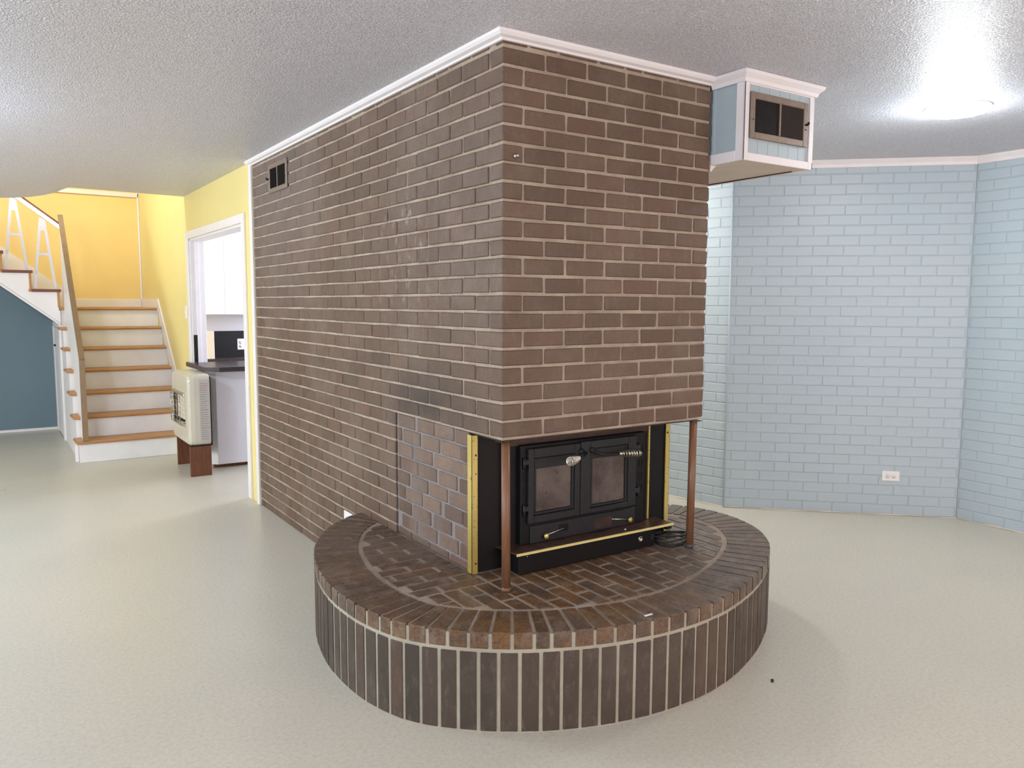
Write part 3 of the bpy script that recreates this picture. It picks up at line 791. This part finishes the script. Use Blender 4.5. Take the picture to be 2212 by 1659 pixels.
grille('vent_grille', 'brown metal vent grille set in the brick wall by the white corner trim', Matrix.Translation((-.001, 2.66, 2.292)) @ RL, .385, .186, .030, dark_right=False, lever=-1)

# ------------------------------------------------------------------ boxed duct at the ceiling
bxr = thing('duct_soffit', 'white-trimmed pale blue boxed duct hanging from the ceiling beside the chimney', 'soffit', (1.35, .1, ZC))
X0, X1, Y0, Y1, Z0 = 1.113, 1.590, -.178, .62, 2.10
MB().box((X0 + .012, Y0 + .012, Z0 + .012), (X1 - .012, Y1, ZC), 0).build('duct_box', 'soffit_blue', bxr)
MB().box((X0 + .01, Y0 + .01, Z0 + .002), (X1 - .01, Y1, Z0 + .012), .001).build('underside', 'soffit_under', bxr, label='bare beige underside board')
# front beaded boards
nb = 6; bw = (X1 - X0 - .06) / nb
for i in range(nb): MB().box((X0 + .03 + i * bw + .0006, Y0 + .006, Z0 + .02), (X0 + .03 + (i + 1) * bw - .0006, Y0 + .012, ZC - .04), .0012).build('board', 'soffit_blue', bxr)
MB().box((X0 + .006, Y0 + .045, Z0 + .04), (X0 + .012, .02, ZC - .04), .001).build('side_panel', 'soffit_blue', bxr)
MB().box((X0 + .002, -.012, Z0 + .04), (X0 + .008, .004, ZC - .04), .001).build('side_bead', 'soffit_blue', bxr)
tr = MB()
tr.box((X0, Y0, Z0), (X0 + .032, Y0 + .008, ZC), .002).box((X1 - .030, Y0, Z0), (X1, Y0 + .008, ZC), .002).box((X0 + .032, Y0, Z0), (X1 - .03, Y0 + .008, Z0 + .034), .002).box((X0 + .032, Y0, ZC - .05), (X1 - .03, Y0 + .008, ZC), .002)
tr.box((X0 - .0, Y0, Z0), (X0 + .008, Y0 + .045, ZC), .002).box((X0, Y0 + .045, Z0), (X0 + .008, .022, Z0 + .045), .002)
tr.box((X1 - .008, Y0, Z0), (X1, Y1, Z0 + .034), .002).box((X1 - .008, Y0, ZC - .05), (X1, Y1, ZC), .002)
tr.build('corner_trim', 'white', bxr)
MB().sweep([(X0, .0), (X0, Y0), (X1, Y0), (X1, Y1)], [(-a, b) for a, b in [(0, ZC - .045), (.008, ZC - .045), (.013, ZC - .030), (.030, ZC - .014), (.034, ZC - .001), (0, ZC - .001)]]).build('crown_trim', 'white', bxr)
q = []
for i in range(7): q.append((cos(i * pi / 12) * .03, -sin(i * pi / 12) * .03))
MB().prism([(1.119, Z0 + .002), (1.119, Z0 - .026), (1.128, Z0 - .024), (1.137, Z0 - .012), (1.150, Z0 - .003), (1.158, Z0 + .002)], .012, 'y', .010).build('trim_end', 'white', bxr, label='cut end of white cove trim')
MB().tube([(X1 - .045, -.10, Z0 - .001), (X1 - .045, .60, Z0 - .001)], .0025, 6).build('joint_line', 'trash', bxr)
grille('vent_grille', 'brown metal vent grille on the pale blue boxed duct', Matrix.Translation((1.346, Y0 + .005, 2.293)), .388, .196, .029, dark_right=True, lever=1)

# ------------------------------------------------------------------ wall outlets and switch
def plate(name, label, T, cat, kind, w_=.115, h_=.070):
    g = thing(name, label, cat); g.matrix_basis = T
    def b(mb, nm, mat):
        o = mb.build(nm, mat, None); o.parent = g
    b(MB().box((-w_ / 2, -.006, -h_ / 2), (w_ / 2, 0, h_ / 2), .0025), 'cover_plate', 'plastic')
    wide = w_ > h_
    if kind == 'outlet':
        for s_ in (-1, 1):
            c = (s_ * .020, 0) if wide else (0, s_ * .020)
            b(MB().tube([(c[0], -.0055, c[1]), (c[0], -.008, c[1])], .0165, 20), 'socket', 'plastic')
            sm = MB()
            for e in (-1, 1):
                p = (c[0] + (0 if wide else e * .0065), c[1] + (e * .0065 if wide else 0))
                if wide: sm.box((p[0] - .0045, -.0088, p[1] - .0011), (p[0] + .0045, -.0078, p[1] + .0011), 0)
                else: sm.box((p[0] - .0011, -.0088, p[1] - .0045), (p[0] + .0011, -.0078, p[1] + .0045), 0)
            b(sm, 'slot', 'hole')
    else:
        b(MB().box((-.006, -.009, -.012), (.006, -.005, .012), .001).box((-.003, -.018, -.002), (.003, -.008, .008), .001), 'toggle', 'plastic')
    return g
pO = A + (B - A).normalized() * ((Vector((3.638, .568)) - A).length)
plate('wall_outlet', 'white double outlet set sideways low on the pale blue brick wall', Matrix.Translation((pO.x, pO.y, .281)) @ Matrix.Rotation(atan2(d.y, d.x), 4, 'Z') @ Matrix.Translation((0, -.001, 0)), 'outlet', 'outlet')
plate('light_switch', 'white light switch on the yellow wall left of the kitchen doorway', Matrix.Translation((0, 5.585, 1.383)) @ RL, 'switch', 'switch', .075, .125)

# ------------------------------------------------------------------ glowing ceiling disc at the right
disc = thing('ceiling_disc', 'glowing round white ceiling disc near the pale blue brick walls', 'disc', (2.50, -.35, ZC))  # flat emissive disc against the ceiling
MB().lathe([(.154, ZC - .0005), (.154, ZC - .005), (.15, ZC - .007)], Matrix.Translation((2.5, -.35, 0)), 32).build('base_ring', 'white', disc)
MB().lathe([(.150, ZC - .006), (.148, ZC - .016), (.130, ZC - .028), (.08, ZC - .038), (.02, ZC - .041)], Matrix.Translation((2.5, -.35, 0)), 32).build('disc_face', 'glow', disc)

# ------------------------------------------------------------------ stairs
stairs = thing('staircase', 'white staircase with golden oak treads climbing to a landing and turning left', 'staircase', (-.5, 5.65, 0))
RI = 1.42 / 7; RU = .232; NY = 5.64
def sp(mb, nm, mat, label=None): return mb.build(nm, mat, stairs, label=label)
for i in range(1, 8):
    z = RI * i; y = NY + RU * (i - 1)
    sp(MB().box((-.945, y + .028, z - RI + .001), (-.002, y + .045, z - .026), .001), 'riser', 'riser')
    if i < 7: sp(MB().box((-.985, y, z - .027), (-.002, y + RU + .045, z), .009), 'tread', 'oak')
sp(MB().box((-.96, NY + RU * 6, 1.42 - .027), (-.002, YB - .001, 1.42), .008), 'landing', 'oak')
# side stringer with stepped top
pts = [(NY + .03, 0)]
for i in range(1, 8):
    y = NY + RU * (i - 1) + .03; z = RI * i - .028; pts += [(y, z), (y + (RU if i < 7 else .1), z)]
pts += [(NY + RU * 6 + .13, 0)]
sp(MB().prism(pts, .022, 'x', -.955), 'stringer', 'white')
sp(MB().box((-.985, NY + .10, .0), (-.957, NY + .16, RI - .03), .003), 'stringer_batten', 'white')
# sloped skirt on the yellow wall and along the landing
def zs(y): return 1.42 + .095 + (y - 7.0) * (RI / RU)
sp(MB().prism([(5.66, zs(5.66) - .30 if zs(5.66) > .3 else .0), (5.66, zs(5.66)), (7.0, zs(7.0)), (YB, 1.515), (YB, 1.40), (7.0, 1.38)], .014, 'x', -.015), 'wall_skirt', 'white')
sp(MB().box((-.96, YB - .016, 1.42), (-.016, YB - .001, 1.515), .003), 'landing_skirt', 'white_warm')
# solid white balustrade panel of the lower flight with wooden cap
px0 = -.918
poly = [(NY + .02, RI + .001), (NY + .02, .945), (7.115, 2.365), (7.115, 1.425)]
for i in range(6, 0, -1):
    y = NY + RU * i
    poly += [(y + .001, RI * (i + 1) - .0 if i < 6 else 1.425), (y + .001, RI * i + .001)]
sp(MB().prism(poly, .028, 'x', px0), 'balustrade_panel', 'white')
cap = MB()
def capseg(a, b, th=.022, w_=.046, m='oak_dark'):
    a, b = Vector(a), Vector(b); dd = (b - a).normalized(); n = Vector((-dd.y, dd.x)) * th
    if n.x > 0: n = -n
    return MB().prism([(a.x, a.y), (b.x, b.y), (b.x + n.x, b.y + n.y), (a.x + n.x, a.y + n.y)], w_, 'x', px0 - .009)
sp(capseg((NY + .02, RI + .003), (NY + .02, .60)), 'rail_cap', 'oak_dark')
sp(capseg((NY + .02, .60), (NY + .02, .952)), 'rail_cap', 'oak_dark')
sp(capseg((NY + .005, .945), (7.12, 2.372)), 'rail_cap', 'oak_dark')
# upper flight
FY = NY + RU * 6 + .01      # front plane of the upper flight
UR, UN = .19, .245
for j in range(1, 8):
    z = 1.42 + UR * j; x = -.94 - UN * (j - 1)
    sp(MB().box((x - .045, FY + .02, z - UR + .001), (x - .028, YB - .002, z - .026), .001), 'riser', 'white_warm')
    sp(MB().box((x - UN - .045, FY - .018, z - .027), (x, YB - .002, z), .008), 'tread', 'oak')
    sp(MB().box((x - UN - .02, FY - .022, z - .029), (x + .002, FY - .016, z + .001), .002), 'tread_edge', 'tread_edge', label='dark red-brown painted tread end')
    sp(MB().box((x - .035, FY - .004, z - UR + .001), (x - .012, FY + .02, z - .028), .002), 'riser_end', 'oak')
pts = [(-.95, 1.24)]
for j in range(0, 8):
    x = -.96 - UN * (j - 1) if j else -.955; z = 1.42 + UR * j - .03; 
    pts += [(x if j else -.955, z), (x - UN if j else -.985, z)]
pts += [(-2.95, 1.24 + .79 * 2.0 + .25)]
pts = [(-.955, 1.235), (-.955, 1.39)]
for j in range(1, 8):
    x = -.965 - UN * (j - 1); pts += [(x, 1.42 + UR * (j - 1) - .0 if j > 1 else 1.39), (x, 1.42 + UR * j - .03)]
pts += [(-2.70, 1.42 + UR * 7 - .03), (-2.70, 1.235 + (2.70 - .955) * .80)]
sp(MB().prism(pts, .022, 'y', FY), 'stringer', 'white')
sp(MB().prism([(-.96, 1.232), (-2.70, 1.232 + (2.70 - .96) * .80), (-2.70, 1.252 + (2.70 - .96) * .80), (-.96, 1.252)], -.012, 'y', FY), 'stringer_bead', 'white')
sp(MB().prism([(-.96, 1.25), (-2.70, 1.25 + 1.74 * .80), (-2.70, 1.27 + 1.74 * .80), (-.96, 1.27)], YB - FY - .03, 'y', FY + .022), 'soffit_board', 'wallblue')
sp(MB().prism([(-.80, 1.60), (-.96, 1.73), (-2.70, 3.08), (-2.70, 2.78), (-.80, 1.30)], .014, 'y', YB - .0155), 'flight_skirt', 'white_warm')
# A-shaped balusters
for j in range(0, 6):
    xa = -1.075 - UN * j; za = 2.34 + UR * j; zb = 1.61 + UR * j; yb = FY + .012
    xl, xr = xa - .095, xa + .092; wl = .026
    m = MB()
    def leg(xb, xt, sgn):
        m.prism([(xb - wl / 2, zb), (xb + wl / 2, zb), (xt + wl / 2, za), (xt - wl / 2, za)], .018, 'y', yb)
    leg(xl, xa - .014, -1); leg(xr, xa + .014, 1)
    m.prism([(xa - .027, za), (xa + .027, za), (xa + .034, za - .12), (xa, za - .135), (xa - .034, za - .12)], .017, 'y', yb + .0005)
    zc = zb + .36
    m.prism([(xa - .055, zc - .013), (xa + .055, zc - .013), (xa + .052, zc + .013), (xa - .052, zc + .013)], .017, 'y', yb + .0005)
    sp(m, 'baluster', 'baluster', label='white A-shaped baluster')
sl_ = UR / UN
def rail(z0, th, y0, y1, nm, mat):
    a, b = (-.905, z0), (-2.6, z0 + 1.695 * sl_)
    sp(MB().prism([a, b, (b[0], b[1] + th), (a[0], a[1] + th)], y1 - y0, 'y', y0), nm, mat)
rail(2.215, .052, FY - .0, FY + .04, 'handrail_base', 'white')
rail(2.267, .018, FY - .008, FY + .048, 'handrail', 'tread_edge')

# closet front under the landing
cl = MB()
cl.box((-.972, 7.10, 0), (-.952, 7.24, 1.385), .003).box((-.972, 7.92, 0), (-.952, YB - .001, 1.20), .003).box((-.966, 7.24, 1.20), (-.952, YB - .001, 1.385), .003)
struct(cl, 'trim_8', 'white')
cd_ = thing('closet_door', 'narrow white closet door under the stair landing', 'door', (-.96, 7.58, 0))
MB().box((-.964, 7.245, .01), (-.950, 7.915, 1.195), .002).build('door_leaf', 'white', cd_)
MB().box((-.967, 7.33, .12), (-.963, 7.83, 1.08), .002).build('door_panel', 'panel_grey', cd_)
MB().box((-.985, 7.70, .985), (-.966, 7.76, 1.005), .003).build('latch', 'hole', cd_, label='black latch')

# ------------------------------------------------------------------ kitchen seen through the doorway
cab = thing('base_cabinet', 'white kitchen base cabinet ending the counter in the doorway', 'cabinet', (.5, 4.76, 0))
MB().prism([(.055, 4.75), (1.5, 4.75), (1.5, 5.33), (-.018, 5.33), (-.018, 4.82)], .84, 'z', .035).build('cabinet_body', 'cabinet', cab)
MB().prism([(.056, 4.746), (1.5, 4.746), (1.5, 4.751), (.056, 4.751)], .83, 'z', .04).build('front_panel', 'panel_grey', cab, label='pale grey front panel')
MB().prism([(-.020, 4.819), (.054, 4.746), (.056, 4.749), (-.017, 4.823)], .838, 'z', .036).build('corner_panel', 'cabinet', cab)
MB().box((.03, 4.80, 0), (1.5, 4.84, .034), 0).build('toe_board', 'standwood', cab, label='unpainted brown toe board')
MB().box((.012, 4.815, 0), (.028, 4.9, .034), .002).build('support_block', 'soffit_under', cab)
ct = tag(MB().prism([(.055, 4.61), (1.5, 4.61), (1.5, 5.335), (-.020, 5.335), (-.020, 5.47), (-.045, 5.47), (-.045, 4.70)], .040, 'z', .876).build('countertop', 'laminate'), 'dark laminate countertop on the white base cabinet', 'countertop')
bs = tag(MB().box((.345, 6.005, .917), (1.6, 6.02, 1.185), .001).build('backsplash', 'backsplash'), 'black backsplash board behind the counter', 'backsplash')
tag(MB().box((.006, 5.332, .918), (.060, 5.3405, 1.175), .001).build('backsplash', 'backsplash'), 'narrow black backsplash strip beside the doorway jamb', 'backsplash')
tag(MB().box((.190, 5.71, .9165), (.278, 5.735, 1.195), .003).build('upright_board', 'cream'), 'cream upright board standing behind the counter', 'board')
cb2 = MB().box((.12, 5.62, 0), (1.6, 6.0, .875), .002); tag(cb2.build('back_cabinet', 'cabinet'), 'white cabinet run against the kitchen back wall', 'cabinet')
tag(MB().box((.12, 5.70, .876), (1.6, 6.003, .916), .002).build('countertop', 'laminate'), 'dark countertop along the kitchen back wall', 'countertop')
plate('wall_outlet', 'white upright outlet on the black kitchen backsplash', Matrix.Translation((.612, 6.004, 1.045)), 'outlet', 'outlet', .07, .115)
uc = thing('wall_cabinet', 'white wall cabinet hanging in the kitchen beyond the doorway', 'cabinet', (.8, 5.85, 1.36))
MB().box((.195, 5.70, 1.357), (1.5, 6.018, 2.19), .002).build('cabinet_body', 'cabinet', uc)
for x0, x1 in ((.20, .3865), (.3875, .78), (.781, 1.17)): MB().box((x0, 5.684, 1.362), (x1, 5.699, 2.185), .002).build('door', 'cabinet', uc)
struct(MB().box((.125, 5.68, 2.195), (1.6, 6.018, 2.36), .002), 'trim_9', 'white')

# ------------------------------------------------------------------ gas heater on its board stand
ht = thing('gas_heater', 'beige enamel gas room heater with chrome wire guard standing on brown boards', 'heater', (-.15, 4.83, .27))
hx0, hx1, hy0, hy1, hz0, hz1 = -.240, -.062, 4.475, 5.165, .268, .872
def rrect(y0, y1, z0, z1, r, n=5):
    P = []
    for (cy, cz, a0) in ((y1 - r, z1 - r, 0), (y0 + r, z1 - r, pi / 2), (y0 + r, z0 + r, pi), (y1 - r, z0 + r, 3 * pi / 2)):
        for i in range(n + 1): a = a0 + pi / 2 * i / n; P.append((cy + r * cos(a), cz + r * sin(a)))
    return P
# casing: stacked rounded loops toward the front face (-x), with window opening in front
loops = []
for (x, e) in ((hx1, 0), (hx0 + .05, 0), (hx0 + .02, .006), (hx0 + .005, .02), (hx0, .035)):
    loops.append((x, rrect(hy0 + e, hy1 - e, hz0 + e * .6, hz1 - e, .045)))
v, f = [], []; n = len(loops[0][1])
for x, P in loops: v += [(x, p[0], p[1]) for p in P]
for r_ in range(len(loops) - 1): f += [[r_ * n + i, r_ * n + (i + 1) % n, (r_ + 1) * n + (i + 1) % n, (r_ + 1) * n + i] for i in range(n)]
f.append(list(range(n))[::-1])
wy0, wy1, wz0, wz1 = 4.60, 5.10, .43, .70
# front face ring between outer loop and the window
wl_ = []
for p in loops[-1][1]:
    wl_.append((hx0, min(max(p[0], wy0), wy1), wz1 + (.0 if p[1] > .6 else 0) if p[1] > .565 else wz0))
base = len(v); v += wl_; r_ = len(loops) - 1
f += [[r_ * n + i, r_ * n + (i + 1) % n, base + (i + 1) % n, base + i] for i in range(n)]
cs = MB().add(v, f, smooth=False); cs.build('casing', 'heater', ht)
MB().box((hx0 + .065, wy0 - .01, wz0 - .01), (hx0 + .07, wy1 + .01, wz1 + .01), 0).build('firebox', 'hole', ht)
cm_ = MB()
for i in range(5):
    y = wy0 + .05 + i * .1; cm_.box((hx0 + .035, y - .035, wz0 + .02), (hx0 + .05, y + .035, wz1 - .04), .004)
cm_.build('radiant_plaque', 'cream', ht)
for (z0, z1) in ((wz1 - .02, wz1 + .012),): MB().box((hx0 - .012, wy0 - .01, z0), (hx0 + .03, wy1 + .01, z1), .006).build('hood_lip', 'chrome', ht)
MB().box((hx0 - .02, wy0 - .01, wz0 - .012), (hx0 + .03, wy1 + .01, wz0 + .002), .004).build('lower_lip', 'chrome', ht)
gd = MB()
for i in range(6):
    z = wz0 + .03 + i * .043; gd.tube([(hx0 + .005, wy0, z), (hx0 - .03, wy0 + .04, z), (hx0 - .035, (wy0 + wy1) / 2, z), (hx0 - .03, wy1 - .04, z), (hx0 + .005, wy1, z)], .0025, 6)
for y in (wy0 + .06, wy0 + .19, wy0 + .31, wy1 - .06): gd.tube([(hx0 - .031, y, wz0 + .0), (hx0 - .031, y, wz1 - .005)], .0025, 6)
gd.build('wire_guard', 'chrome', ht)
MB().box((hx1 - .085, hy0 - .0015, hz0 + .03), (hx1 - .004, hy0 + .002, hz1 - .04), .0005).build('rating_label', 'label', ht, label='silver-grey label with fine print')
pr = MB()
for i in range(26):
    z = hz1 - .075 - i * .019
    if i in (1, 12, 20): continue
    w1 = U(.045, .068); pr.box((hx1 - .078, hy0 - .0022, z), (hx1 - .078 + w1, hy0 - .0014, z + .0022), 0)
pr.build('label_print', 'print', ht)
pr = MB()
for i in (1, 12, 20): z = hz1 - .075 - i * .019; pr.box((hx1 - .078, hy0 - .0022, z), (hx1 - .012, hy0 - .0014, z + .004), 0)
pr.build('label_print', 'red_print', ht, label='red warning lines on the label')
MB().box((hx1, hy0 + .012, hz0 - .002), (hx1 + .013, hy1 - .012, hz1 - .02), .004).build('back_panel', 'hole', ht)
MB().box((hx0 + .02, hy0 + .02, hz0 - .008), (hx1 + .015, hy1 - .02, hz0 + .004), .002).build('base_plate', 'louver', ht)
stn = thing('heater_stand', 'pair of upright dark brown boards holding up the beige heater', 'stand', (-.15, 4.83, 0))
MB().box((-.232, 4.500, 0), (-.058, 4.520, .2595), .002).build('board', 'standwood', stn)
MB().box((-.215, 5.120, 0), (-.062, 5.140, .2595), .002).build('board', 'standwood', stn)
MB().box((-.09, 4.520, .17), (-.07, 5.12, .2595), .002).build('cross_board', 'standwood', stn)
